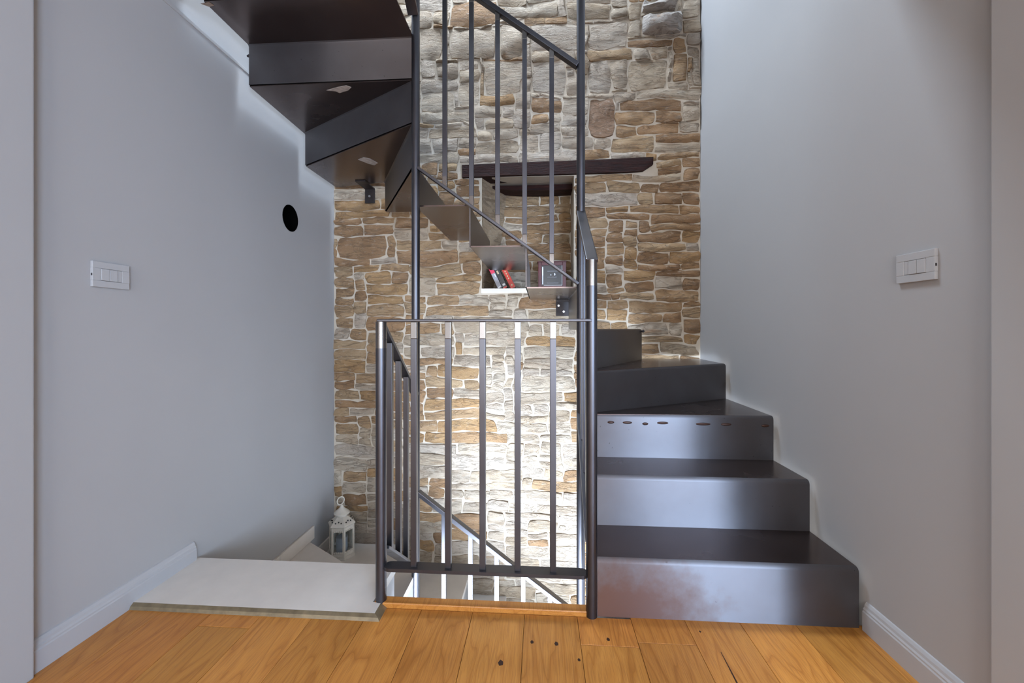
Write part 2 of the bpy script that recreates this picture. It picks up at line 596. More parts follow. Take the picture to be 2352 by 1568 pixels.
GREY = [(0.52, 0.435, 0.335), (0.55, 0.465, 0.36), (0.47, 0.39, 0.30), (0.53, 0.455, 0.37), (0.49, 0.395, 0.285)]
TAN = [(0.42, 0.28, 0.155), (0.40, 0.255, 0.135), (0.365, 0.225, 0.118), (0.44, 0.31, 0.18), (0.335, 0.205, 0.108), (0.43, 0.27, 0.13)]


def px(u, v, y=YW):
    """wall-plane position (X, Z) seen at a measured photo coordinate"""
    a = (u - 1176) / 966
    th = math.atan(0.0663)
    dx, dy = -math.sin(th) + a * math.cos(th), math.cos(th) + a * math.sin(th)
    d = y / dy
    return dx * d, 1 + (755 - v) / 966 * d


# measured large blocks (left, top, right, bottom in the photograph)
BLOCKS = [(1348, 53, 1439, 118), (1223, 53, 1344, 122), (1447, 134, 1539, 205), (1404, 140, 1446, 205), (1346, 143, 1402, 210),
          (1351, 226, 1415, 319), (1217, 147, 1300, 216), (1109, 143, 1205, 218), (1036, 6, 1146, 60), (1160, 3, 1284, 48),
          (1029, 67, 1144, 137), (1147, 57, 1205, 137), (966, 72, 1015, 140), (1543, 121, 1577, 188), (1583, 134, 1614, 191),
          (1476, 0, 1560, 31), (1470, 36, 1565, 82), (1447, 86, 1545, 112), (1460, 206, 1610, 232), (1421, 234, 1562, 264),
          (1459, 286, 1552, 310), (1504, 326, 1616, 348), (1516, 346, 1614, 368), (966, 255, 1085, 282), (1050, 190, 1105, 250),
          (1404, 345, 1480, 366), (1300, 6, 1400, 48), (780, 545, 890, 592), (940, 635, 1005, 680)]
CX, CZ = 0.030, 0.0262


def fill(x0, x1, z0, z1, blocked, presets, big_above=None, seed=1):
    r = random.Random(seed)
    nx, nz = round((x1 - x0) / CX), round((z1 - z0) / CZ)
    cx, cz = (x1 - x0) / nx, (z1 - z0) / nz
    used = [[False] * nx for _ in range(nz)]
    out = []
    for (a, b, c, d) in blocked:
        for j in range(max(0, math.floor((c - z0) / cz + 0.3)), min(nz, math.ceil((d - z0) / cz - 0.3))):
            for i in range(max(0, math.floor((a - x0) / cx + 0.3)), min(nx, math.ceil((b - x0) / cx - 0.3))):
                used[j][i] = True
    for (a, b, c, d) in presets:
        i0, i1 = round((a - x0) / cx), round((b - x0) / cx)
        j0, j1 = round((c - z0) / cz), round((d - z0) / cz)
        i0, j0, i1, j1 = max(0, i0), max(0, j0), min(nx, i1), min(nz, j1)
        if i1 - i0 < 1 or j1 - j0 < 1 or any(used[j][i] for j in range(j0, j1) for i in range(i0, i1)): continue
        for j in range(j0, j1):
            for i in range(i0, i1): used[j][i] = True
        out.append((x0 + i0 * cx, x0 + i1 * cx, z0 + j0 * cz, z0 + j1 * cz, True))
    for j in range(nz):
        i = 0
        while i < nx:
            if used[j][i]:
                i += 1; continue
            run = 0
            while i + run < nx and not used[j][i + run]: run += 1
            z = z0 + j * cz
            big = big_above is not None and z > big_above
            hh = r.choice([3, 3, 4, 4, 5, 6]) if big else r.choice([2, 2, 3, 3, 3, 4])
            rowr = random.Random(j * 7 + seed)
            if r.random() < 0.7: hh = rowr.choice([3, 3, 4, 4, 5]) if big else rowr.choice([2, 3, 3, 3])
            ln = r.randint(4, 10) if big else r.randint(4, 15)
            if r.random() < 0.10: ln, hh = r.randint(2, 4), r.choice([2, 3])
            ln = min(ln, run)
            if run - ln < 3: ln = run if run <= 13 else run - 4
            hmax = 0
            while hmax < hh and j + hmax < nz and not any(used[j + hmax][i + k] for k in range(ln)): hmax += 1
            # avoid leaving a one-cell gap above
            if j + hmax == nz - 1: hmax += 1 if not any(used[nz - 1][i + k] for k in range(ln)) else 0
            for jj in range(j, j + hmax):
                for k in range(ln): used[jj][i + k] = True
            out.append((x0 + i * cx, x0 + (i + ln) * cx, z, z + hmax * cz, False))
            i += ln
    return out


def stone_mesh(x0, x1, z0, z1, yw, proud, seed, rough=1.0):
    nx, nz = (7, 4) if (x1 - x0) * (z1 - z0) > 0.02 else (6, 3)
    g = 0.0050
    x0 += g; x1 -= g; z0 += g * 0.8; z1 -= g * 0.8
    w, h = x1 - x0, z1 - z0
    rc = min(w, h) * 0.06
    V, F = [], []
    o = seed * 7.31
    for layer in ('back', 'front'):
        pass
    idx = {}
    for j in range(nz + 1):
        for i in range(nx + 1):
            s, t = 2 * i / nx - 1, 2 * j / nz - 1
            c = (abs(s) * abs(t)) ** 4
            x = (x0 + x1) / 2 + s * w / 2 - math.copysign(c * rc, s)
            z = (z0 + z1) / 2 + t * h / 2 - math.copysign(c * rc * 0.8, t)
            x += 0.022 * noise.noise(Vector((x * 6, z * 9, 1.7))) + 0.012 * noise.noise(Vector((x * 25, z * 25, o)))
            z += 0.026 * noise.noise(Vector((x * 3.2, z * 7, 9.1))) + 0.014 * noise.noise(Vector((x * 16, z * 25, o + 4)))
            e = max(abs(s), abs(t))
            y = yw - proud * (1 - 0.55 * e ** 10) + rough * (0.010 * noise.noise(Vector((x * 14, z * 22, o + 2))) + 0.012 * noise.noise(Vector((x * 5, z * 9, o + 8))))
            y = min(y, yw - 0.001)
            idx[i, j] = len(V); V.append((x, y, z))
    for j in range(nz):
        for i in range(nx):
            F.append((idx[i, j], idx[i + 1, j], idx[i + 1, j + 1], idx[i, j + 1]))
    loop = [(i, 0) for i in range(nx)] + [(nx, j) for j in range(nz)] + [(i, nz) for i in range(nx, 0, -1)] + [(0, j) for j in range(nz, 0, -1)]
    cxm, czm = (x0 + x1) / 2, (z0 + z1) / 2
    bk = []
    for (i, j) in loop:
        p = V[idx[i, j]]
        bk.append(len(V))
        V.append((cxm + (p[0] - cxm) * 1.0 + math.copysign(0.003, p[0] - cxm), yw + 0.004, czm + (p[2] - czm) + math.copysign(0.003, p[2] - czm)))
    for k in range(len(loop)):
        k2 = (k + 1) % len(loop)
        F.append((idx[loop[k]], bk[k], bk[k2], idx[loop[k2]]))
    return V, F


presets = []
for (l, t, r_, b_) in BLOCKS:
    xa, za = px(l, b_); xb, zb = px(r_, t)
    presets.append((xa, xb, za, zb))
blocked = [(NX0 - 0.005, NX1 + 0.005, NZ0 - 0.004, NZ1 + 0.02), (-0.555, 0.775, 2.05, 2.155)]
stones = [s + (YW,) for s in fill(XL, XR, -1.12, 3.42, blocked, presets, big_above=2.2, seed=5)]
stones += [s + (NY,) for s in fill(NX0 + 0.03, NX1, NZ0 + 0.03, NZ1 - 0.04, [], [], seed=9)]
stones = [s for s in stones if (s[1] - s[0]) > 0.025 and (s[3] - s[2]) > 0.02]
stones.sort(key=lambda s: -(s[1] - s[0]) * (s[3] - s[2]) * (0.6 if s[2] < -0.7 else 1))
rest = []
for k, (x0, x1, z0, z1, pre, yw) in enumerate(stones):
    xm, zm = (x0 + x1) / 2, (z0 + z1) / 2
    r = random.Random(k * 13 + 5)
    pg = 0.80 if zm > 2.15 else (0.88 if -0.48 < xm < 0.28 and zm < 1.25 else (0.55 if zm < 0.3 else 0.16))  # lower centre stones greyer: the daylight washing them out is put into the tint
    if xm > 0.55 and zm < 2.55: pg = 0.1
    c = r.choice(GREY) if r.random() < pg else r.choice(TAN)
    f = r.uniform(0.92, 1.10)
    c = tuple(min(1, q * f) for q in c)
    proud = r.uniform(0.006, 0.015)
    rough = 1.0
    if pre and xm > 0.68 and zm > 2.95: proud, rough, c = 0.06, 3.6, (0.50, 0.46, 0.42)
    if pre and abs(xm - px(1383, 270)[0]) < 0.06 and abs(zm - px(1383, 270)[1]) < 0.08: c, rough = (0.30, 0.19, 0.12), 1.6
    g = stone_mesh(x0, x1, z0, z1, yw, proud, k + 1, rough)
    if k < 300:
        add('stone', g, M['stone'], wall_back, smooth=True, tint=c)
    else:
        rest.append((g, c))
if rest:
    V, F, T = [], [], []
    for (v, f), c in rest:
        n = len(V); V += v; F += [tuple(i + n for i in q) for q in f]; T += [c] * len(v)
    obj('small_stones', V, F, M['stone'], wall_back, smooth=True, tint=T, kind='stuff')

# old timber lintels over the niche and the stone shelf in it
bx = []
V, F = [], []
prof = [(-0.5417, 2.057, 2.140), (-0.2, 2.062, 2.146), (0.2, 2.062, 2.150), (0.60, 2.066, 2.156), (0.70, 2.072, 2.158), (0.765, 2.112, 2.158)]
for (x, za, zb) in prof:
    for (y, z) in ((YW - 0.03, za), (YW - 0.035, zb), (YW + 0.12, zb), (YW + 0.12, za)):
        V.append((x, y + 0.004 * noise.noise(Vector((x * 9, y, z * 30))), z + 0.004 * noise.noise(Vector((x * 7, y * 5, z * 3)))))
for i in range(len(prof) - 1):
    for k in range(4):
        F.append((i * 4 + k, i * 4 + (k + 1) % 4, (i + 1) * 4 + (k + 1) % 4, (i + 1) * 4 + k))
F += [(0, 1, 2, 3), (23, 22, 21, 20)]
add('lintel', (V, F), M['beam'], label='long dark weathered timber lintel over the niche in the stone wall', cat='beam')
V, F = [], []
for i, x in enumerate((NX0 + 0.03, -0.3, -0.15, 0.05, NX1)):
    dz = (0.022, 0.012, 0.0, -0.004, 0.0)[i]
    for (y, z) in ((YW + 0.135, 2.010 + dz), (YW + 0.135, 2.048), (YW + 0.27, 2.048), (YW + 0.27, 2.010 + dz)):
        V.append((x, y, z + 0.004 * noise.noise(Vector((x * 9, y * 5, z * 3)))))
for i in range(4):
    for k in range(4):
        F.append((i * 4 + k, i * 4 + (k + 1) % 4, (i + 1) * 4 + (k + 1) % 4, (i + 1) * 4 + k))
F += [(0, 1, 2, 3), (19, 18, 17, 16)]
add('inner_lintel', (V, F), M['beam'], label='short blackened inner timber lintel deeper inside the niche', cat='beam')
add('niche_shelf', g_box(NX0 - 0.004, NX1, YW - 0.018, NY, NZ0 - 0.005, 1.281, 0.003), M['slab'],
    label='pale stone shelf slab at the bottom of the wall niche', cat='shelf')

# ------------------------------------------------------------------ floor, landing, ceiling, room behind the camera
floor = add('floor', bvh_join([g_box(-4.2, 4.2, YR, 1.05, -0.25, -0.016), g_box(XL, XR, 1.05, 1.47, -0.25, -0.016), g_box(WXR, XR, 1.47, 1.75, -0.25, -0.016)]), M['concrete'], kind='structure')
PW = 0.183
k0 = math.floor((-4.2 - 0.129) / PW)
rp = random.Random(21)
for k in range(k0, k0 + 48):
    xa, xb = 0.129 + k * PW, 0.129 + (k + 1) * PW
    inside = xb > XL and xa < XR
    xa2, xb2 = max(xa, -4.2), min(xb, 4.2)
    if xb2 - xa2 < 0.02: continue
    y = 1.495 if xa > WXR else 1.474
    first = rp.uniform(0.4, 1.6)
    if 0.30 < xa < 0.36 or (k - k0) % 7 == 3: first = 0.13
    while y > YR:
        y2 = max(YR, y - first); first = rp.uniform(1.3, 2.1)
        f = rp.uniform(0.82, 1.2)
        tn = (f * rp.uniform(0.96, 1.06), f * rp.uniform(0.93, 1.03), f * rp.uniform(0.85, 1.05))
        ya, yb = y2 + 0.0008, y - 0.0008
        pieces = []
        if yb > 1.05 and not inside: yb = 1.05
        if yb - ya > 0.02:
            xx0, xx1 = xa2, xb2
            if yb > 1.05: xx0, xx1 = max(xa2, XL), min(xb2, XR)
            if yb > 1.05 and (xa2 < XL or xb2 > XR):
                pass
            if xx1 - xx0 > 0.01:
                add('floorboard', g_box(xx0 + 0.0006, xx1 - 0.0006, ya, yb, -0.016, 0.0, 0.0011), M['oak'], floor, tint=tn)
        y = y2

# knots and the filled crack in the oak
def on_floor(u, v):
    a = (u - 1176) / 966; th = math.atan(0.0663); d = 966 / (v - 755)
    return (-math.sin(th) + a * math.cos(th)) * d, (math.cos(th) + a * math.sin(th)) * d


for (u, v, rx) in ((1150, 1522, 0.0075), (1222, 1474, 0.005), (1278, 1478, 0.006), (1397, 1468, 0.005), (1330, 1515, 0.004), (1608, 1450, 0.003)):
    x, y = on_floor(u, v)
    poly = [(x + rx * (1 + 0.2 * math.sin(3 * k)) * math.cos(k * 0.628), y + rx * 1.5 * (1 + 0.15 * math.cos(2 * k)) * math.sin(k * 0.628)) for k in range(10)]
    add('knot', g_prism(poly, -0.001, 0.0003), M['weld'], floor)
c0, c1 = on_floor(1655, 1497), on_floor(1692, 1568)
add('filled_crack', g_prism([(c0[0], c0[1]), (c1[0] - 0.002, c1[1] - 0.02), (c1[0] + 0.003, c1[1] - 0.02), (c0[0] + 0.002, c0[1])], -0.001, 0.0003), M['weld'], floor)

# door partition, casing, room shell
wf = add('wall_front', bvh_join([g_box(-4.2, XL, YF, 1.05, -0.02, 2.6), g_box(XR, 4.2, YF, 1.05, -0.02, 2.6), g_box(XL, XR, YF, 1.05, 2.28, 2.6)]), M['plaster'], kind='structure')
add('trim_1', g_box(XL, XL + 0.03, 0.975, 1.112, 0, 2.28, 0.004), M['plaster'], kind='structure')
add('trim_2', g_box(XR - 0.03, XR, 0.975, 1.06, 0, 2.28, 0.004), M['plaster'], kind='structure')
wb = []
xs = [-4.2] + [x for w in sorted(WINS) for x in w] + [4.2]
for k in range(0, len(xs), 2): wb.append(g_box(xs[k], xs[k + 1], YR - 0.2, YR, -0.02, 2.6))
for (a, b) in WINS: wb += [g_box(a, b, YR - 0.2, YR, -0.02, 0.25), g_box(a, b, YR - 0.2, YR, 2.15, 2.6)]
add('wall_behind', bvh_join(wb), M['room'], kind='structure')
for i, (a, b) in enumerate(WINS):
    xc = (a + b) / 2
    add('window_%d' % (i + 1), bvh_join([g_box(a, a + 0.06, YR - 0.03, YR + 0.03, 0.25, 2.15), g_box(b - 0.06, b, YR - 0.03, YR + 0.03, 0.25, 2.15),
                                         g_box(a + 0.06, b - 0.06, YR - 0.03, YR + 0.03, 0.25, 0.32), g_box(a + 0.06, b - 0.06, YR - 0.03, YR + 0.03, 2.08, 2.15),
                                         g_box(xc - 0.025, xc + 0.025, YR - 0.03, YR + 0.03, 0.32, 2.08)]), M['white'], kind='structure')
add('wall_room_left', g_box(-4.4, -4.2, YR - 0.2, 1.05, -0.02, 2.6), M['room'], kind='structure')
add('wall_room_right', g_box(4.2, 4.4, YR - 0.2, 1.05, -0.02, 2.6), M['room'], kind='structure')
add('ceiling', bvh_join([g_box(-4.2, 4.2, YR, YF, 2.35, 2.6), g_box(XL, XR, 1.05, 1.48, 2.35, 2.6), g_box(XL, WXL, 1.48, 1.62, 2.35, 2.6)]), M['ceiling'], kind='structure')
add('wall_upper_front', g_box(XL - 0.2, XR + 0.2, -0.8, -0.6, 2.6, ZT), M['plaster'], kind='structure')
# roof with a rooflight opening above the stair
SKX0, SKX1, SKY0, SKY1 = -1.0, -0.1, 2.2, 2.8
add('roof', bvh_join([g_box(XL - 0.2, SKX0, -0.8, YW + 0.4, ZT, ZT + 0.2), g_box(SKX1, XR + 0.2, -0.8, YW + 0.4, ZT, ZT + 0.2),
                      g_box(SKX0, SKX1, -0.8, SKY0, ZT, ZT + 0.2), g_box(SKX0, SKX1, SKY1, YW + 0.4, ZT, ZT + 0.2)]), M['ceiling'], kind='structure')
# downstairs
add('floor_downstairs', g_box(XL - 0.2, XR + 0.2, -0.2, YW + 0.4, ZB - 0.2, ZB), M['slab'], kind='structure')
add('wall_downstairs_left', g_box(XL - 0.2, XL, -0.2, 1.05, ZB, -0.25), M['plaster'], kind='structure')
add('wall_downstairs_right', g_box(XR, XR + 0.2, -0.2, 1.05, ZB, -0.25), M['plaster'], kind='structure')
add('wall_downstairs_front', g_box(XL - 0.2, XR + 0.2, -0.2, 0.0, ZB, -0.25), M['plaster'], kind='structure')


def baseboard(name, xw, sgn, y0, y1):
    pr = [(0, 0), (0.016, 0), (0.016, 0.062), (0.0135, 0.066), (0.0135, 0.071), (0.010, 0.076), (0.0085, 0.084), (0.004, 0.092), (0, 0.094)]
    V = [(xw + sgn * a, y, z) for y in (y0, y1) for a, z in pr]
    n = len(pr)
    F = [(k, (k + 1) % n, n + (k + 1) % n, n + k) for k in range(n)] + [tuple(range(n - 1, -1, -1)), tuple(range(n, 2 * n))]
    add(name, (V, F), M['white'], kind='structure')


baseboard('baseboard_left', XL, 1, 1.112, 1.70)
baseboard('baseboard_right', XR, -1, 1.06, 1.472)

# ------------------------------------------------------------------ stone staircase going down
st = empty('stone_staircase', (-1.03, 1.6, 0), 'pale limestone staircase winding down to the left of the opening', 'staircase')
D1, D2, D3, D4 = -0.178, -0.36, -0.53, -0.68
TT = 0.034
P = (WXL, YB)


def stone_step(poly, z, depth=0.30, nose=None):
    add('tread', g_prism(poly, z - TT, z), M['slab'], st)
    add('step_body', g_prism(poly, z - depth, z - TT), M['white'], st)


# the landing slab at floor level, proud of the oak
add('tread', g_prism([(XL, 1.42), (WXL + 0.03, 1.42), (WXL + 0.03, 1.478), (WXL, 1.478), (WXL, 1.715), (XL, 1.715)], -0.016, 0.017), M['slab'], st)
add('step_body', g_box(XL, WXL, 1.475, 1.70, -0.30, -0.016), M['white'], st)
stone_step([(XL, 1.70), (WXL, 1.70), (WXL, 2.0), (XL, 2.0)], D1, 0.28)
stone_step([(XL, 1.985), (WXL, 1.985), (WXL, 2.02), (XL, 2.60)], D2, 0.28)
stone_step([(WXL, 2.0), (XL, 2.585), (XL, YW), (-1.02, YW), (WXL + 0.0, 2.02)], D3, 0.28)
stone_step([(WXL, 2.0), (-1.03, YW), (-0.485, YW), (-0.485, 2.0)], D4, 0.28)
for k in range(3):
    z = D4 - 0.18 * (k + 1)
    stone_step([(-0.495 + 0.25 * k, 2.0), (-0.235 + 0.25 * k, 2.0), (-0.235 + 0.25 * k, YW), (-0.495 + 0.25 * k, YW)], z, 0.28)
# skirting tiles on the wall
for (y0, y1, z0, z1) in ((2.03, 2.28, D2, -0.279), (2.283, 2.645, D2, -0.279), (2.66, YW - 0.01, D3, -0.452)):
    add('skirting_tile', g_box(XL, XL + 0.012, y0, y1, z0, z1, 0.0015), M['slab'], st)

# brass edge profile round the raised slab, oak sill across the well
tr = empty('trim_3', (-1.0, 1.41, 0), kind='structure')
V = [(XL + 0.016, 1.403, 0), (WXL + 0.052, 1.403, 0), (XL + 0.016, 1.42, 0), (WXL + 0.03, 1.42, 0), (XL + 0.016, 1.42, 0.017), (WXL + 0.03, 1.42, 0.017),
     (XL + 0.016, 1.408, 0.010), (WXL + 0.046, 1.408, 0.010)]
add('edge_profile', (V, [(0, 1, 7, 6), (6, 7, 5, 4), (2, 3, 1, 0), (4, 5, 3, 2), (0, 6, 4, 2), (1, 3, 5, 7)]), M['brass'], tr)
V = [(WXL + 0.052, 1.403, 0), (WXL + 0.052, 1.478, 0), (WXL + 0.03, 1.42, 0), (WXL + 0.03, 1.478, 0), (WXL + 0.03, 1.42, 0.017), (WXL + 0.03, 1.478, 0.017)]
add('edge_profile', (V, [(0, 1, 5, 4), (2, 3, 1, 0), (4, 5, 3, 2), (0, 4, 2), (1, 3, 5)]), M['brass'], tr)
add('trim_4', g_box(WXL + 0.005, WXR - 0.005, 1.476, 1.515, -0.02, 0.018, 0.004), M['oak'], tint=(0.8, 0.74, 0.68), kind='structure')
add('trim_5', g_box(WXL, WXR, 1.47, 1.505, -0.30, -0.02), M['white'], kind='structure')

# ------------------------------------------------------------------ steel staircase going up
ss = empty('steel_staircase', (0.63, 1.48, 0), 'dark waxed steel staircase of folded plates winding up around the well', 'staircase')
XO, XI = 1.065, -1.428
REAR = 2.80
LINES = {1: ((WXR, 1.48), (XO, 1.48)), 2: ((WXR, 1.738), (XO, 1.738)), 3: ((WXR, 1.996), (XO, 1.996)),
         4: ((WXR, 2.004), (XO, 2.49)), 5: ((WXR, 2.010), (0.665, REAR)), 6: ((WXR - 0.004, 2.012), (WXR - 0.004, REAR)),
         7: ((-0.0624, 2.012), (-0.0624, REAR)), 8: ((-0.334, 2.012), (-0.334, REAR)), 9: ((WXL, 2.012), (WXL, REAR)),
         10: ((WXL - 0.004, 2.008), (-1.045, REAR)), 11: ((WXL - 0.006, 2.0), (XI, 2.487)), 12: ((WXL - 0.006, 1.985), (XI, 1.985)),
         13: ((WXL - 0.006, 1.70), (XI, 1.70))}
CORNER = {4: [(XO, 2.90), (0.665, 2.90)], 5: [], 10: [(XI, 2.865)]}
T = 0.0065


def left_normal(a, b):
    d = Vector((b[0] - a[0], b[1] - a[1])).normalized()
    return Vector((-d.y, d.x))


for i in range(1, 14):
    a, b = LINES[i]
    n = left_normal(a, b)
    zb, zt = RISE * (i - 1), RISE * i
    if i == 1: zb = 0.0
    r = 0.016
    prof = [(0, zb), (0, zt - r)] + [(r - r * math.cos(t), zt - r + r * math.sin(t)) for t in (0.4, 0.8, 1.2)] + [(r, zt)]
    inner = [(r, zt - T), (r - (r - T) * math.cos(0.8), zt - r + (r - T) * math.sin(0.8)), (T, zt - r), (T, zb)]
    loop = prof + inner
    m = len(loop)
    V = []
    for p in (a, b):
        for s, z in loop: V.append((p[0] + n.x * s, p[1] + n.y * s, z))
    F = [(k, (k + 1) % m, m + (k + 1) % m, m + k) for k in range(m)] + [tuple(range(m - 1, -1, -1)), tuple(range(m, 2 * m))]
    add('riser', (V, F), M['steel_rust'] if i == 1 else M['brushed'], ss, smooth=True)
    if i < 13:
        a2, b2 = LINES[i + 1]
        n2 = left_normal(a2, b2)
        e = 0.0
        poly = [(a[0] + n.x * r, a[1] + n.y * r), (b[0] + n.x * r, b[1] + n.y * r)] + CORNER.get(i, []) + [(b2[0] + n2.x * e, b2[1] + n2.y * e), (a2[0] + n2.x * e, a2[1] + n2.y * e)]
        if i in (3, 4, 9, 10, 11):
            poly[0] = (a[0] + n.x * 0.004, a[1] + n.y * 0.004)
        if i == 5: poly.insert(2, (b2[0] + 0.03, REAR))
        add('tread', g_prism(poly, zt - T, zt), M['steel'], ss)

# burnt weld runs across the third riser, marks and plaster smears under the upper steps
for u, wd in ((1403, 0.016), (1441, 0.022), (1482, 0.014), (1522, 0.026), (1615, 0.034), (1668, 0.024), (1758, 0.018)):
    x = px(u, 0, 1.996)[0]
    add('weld_mark', g_sphere((x, 1.996, 0.560 + 0.003 * math.sin(u)), 1.0, 12, 6, (wd, 0.004, 0.0065)), M['weld'], ss, smooth=True)
yb = 1.985 + 0.0
for (u, v, wu, wv, mt) in ((683, 121, 0.030, 0.009, 'bracket'), (796, 114, 0.028, 0.010, 'bracket'), (575, 128, 0.02, 0.009, 'bracket'), (879, 128, 0.006, 0.04, 'weld'), (606, 146, 0.008, 0.022, 'weld')):
    x, z = px(u, v, 1.985)
    add('weld_mark', g_sphere((x, 1.985, z), 1.0, 12, 6, (wu, 0.0025, wv)), M[mt], ss, smooth=True)


def smear(pts, flat, mt='smear'):
    """thin irregular plaster patch; pts in the photo, on a vertical plane Y or a horizontal plane Z"""
    top = []
    for (u, v) in pts:
        if flat[0] == 'y':
            x, z = px(u, v, flat[1]); top.append((x, flat[1], z))
        else:
            a = (u - 1176) / 966; th = math.atan(0.0663)
            d = (flat[1] - 1) * 966 / (755 - v)
            top.append(((-math.sin(th) + a * math.cos(th)) * d, (math.cos(th) + a * math.sin(th)) * d, flat[1]))
    off = Vector((0, -0.0015, 0)) if flat[0] == 'y' else Vector((0, 0, -0.0015))
    n = len(top)
    V = [tuple(p) for p in top] + [tuple(Vector(p) + off) for p in top]
    F = [tuple(range(n - 1, -1, -1)), tuple(range(n, 2 * n))] + [(k, (k + 1) % n, n + (k + 1) % n, n + k) for k in range(n)]
    add('plaster_smear', (V, F), M[mt], ss)


smear([(762, 140), (768, 134), (777, 135), (780, 145), (776, 160), (770, 170), (768, 160), (770, 150)], ('y', 1.985))
smear([(750, 207), (775, 200), (795, 196), (807, 200), (800, 207), (780, 213), (770, 209)], ('z', 2.2 - T))
smear([(822, 366), (835, 361), (850, 364), (868, 374), (860, 379), (845, 375)], ('z', 2.0 - T))
smear([(461, 8), (480, 4), (492, 12), (480, 15)], ('z', 2.4 - T))

# wall brackets carrying the treads off the stone wall
for (xa, xb, z, hgt, yr) in ((-1.235, -1.165, 2.0 - T, 0.105, REAR), (0.11, 0.205, 1.2 - T, 0.105, REAR)):
    br = add('bracket', g_box(xa, xb, yr - 0.06, YW - 0.02, z - 0.008, z, 0.0012), M['bracket'], ss)
    add('wall_plate', g_box(xa, xb, YW - 0.031, YW - 0.022, z - hgt, z, 0.0012), M['bracket'], br)
    xm = (xa + xb) / 2
    bl = [(xm, z - hgt * 0.55)] if xa < -1 else [(xm + 0.005, z - hgt * 0.72), (xa + 0.018, z - hgt * 0.33)]
    for (x, zz) in bl:
        add('bolt', g_tube((x, YW - 0.030, zz), (x, YW - 0.038, zz), 0.0075, 10), M['bolt'], br, smooth=True)
add('bolt', g_sphere((0.672, REAR - 0.004, 0.985), 0.01, 10, 6), M['bracket'], ss, smooth=True)

# ------------------------------------------------------------------ railings
PR = 0.0195
BW = 0.0215
YG = 1.492                        # front guard
P1, P2 = (-0.575, YG), (0.18, 1.482)
P3, P4 = (-0.592, 1.975), (0.190, 1.975)
SL = 0.735


def baluster(x, y, z0, z1, par, bright=0.05):
    b = add('baluster', g_box(x - BW / 2, x + BW / 2, y - BW / 2, y + BW / 2, z0, z1 - bright, 0.0016), M['rail'], par)
    if bright > 0.001:
        add('ground_end', g_box(x - BW / 2, x + BW / 2, y - BW / 2, y + BW / 2, z1 - bright, z1, 0.0016), M['bright'], b)
    return b


def stadium_bar(x0, x1, y, w, z0, z1):
    poly = []
    rr = w / 2
    for k in range(9):
        t = math.pi / 2 + math.pi * k / 8
        poly.append((x0 + rr + rr * math.cos(t), y + rr * math.sin(t)))
    for k in range(9):
        t = -math.pi / 2 + math.pi * k / 8
        poly.append((x1 - rr + rr * math.cos(t), y + rr * math.sin(t)))
    return g_prism(poly, z0, z1)


# front guard between the oak floor and the well
fg = empty('guard_railing', (-0.2, YG, 0), 'waist-high steel guard railing with square balusters at the front of the well', 'railing')
post = add('post', g_tube((P1[0], P1[1], 0.012), (P1[0], P1[1], 0.93), PR, 24), M['rail'], fg, smooth=True)
add('ground_end', g_tube((P1[0], P1[1], 0.93), (P1[0], P1[1], 1.026), PR, 24), M['bright'], post, smooth=True)
post = add('post', g_tube((P2[0], P2[1], 0.0), (P2[0], P2[1], 1.15), PR, 24), M['rail'], fg, smooth=True)
add('ground_end', g_tube((P2[0], P2[1], 1.15), (P2[0], P2[1], 1.240), PR, 24), M['bright'], post, smooth=True)
add('top_rail', g_bar((P1[0] - 0.01, YG, 1.030), (P2[0], P2[1], 1.030), 0.040, 0.010, 0.003), M['rail'], fg)
add('bottom_rail', stadium_bar(P1[0] + PR * 0.6, P2[0] - PR * 0.6, YG - 0.001, 0.050, 0.134, 0.146), M['rail'], fg)
for u in (952, 1030, 1109, 1189, 1270):
    x = px(u, 0, YG)[0]
    baluster(x, YG - 0.002, 0.146, 1.025, fg, 0.06)

# railing dropping along the left side of the well beside the stone steps
ld = empty('descending_railing', (P1[0], 1.7, -0.1), 'short steel railing sloping down beside the stone steps left of the well', 'railing')
za = lambda y: 1.020 - 0.70 * (y - YG)
zb_ = lambda y: 0.215 - 0.74 * (y - YG)
add('handrail', g_bar((P1[0] - 0.003, YG + 0.01, za(YG + 0.01)), (P3[0], P3[1] - 0.01, za(P3[1] - 0.01)), 0.034, 0.013, 0.002), M['rail'], ld)
add('bottom_rail', g_bar((P1[0] - 0.003, YG + 0.03, zb_(YG + 0.03)), (P3[0], P3[1] - 0.005, zb_(P3[1] - 0.005)), 0.046, 0.011, 0.002), M['rail'], ld)
for y in (1.592, 1.703, 1.815):
    x = P1[0] + (P3[0] - P1[0]) * (y - YG) / (P3[1] - YG)
    baluster(x, y, zb_(y), za(y) - 0.004, ld, 0.0)

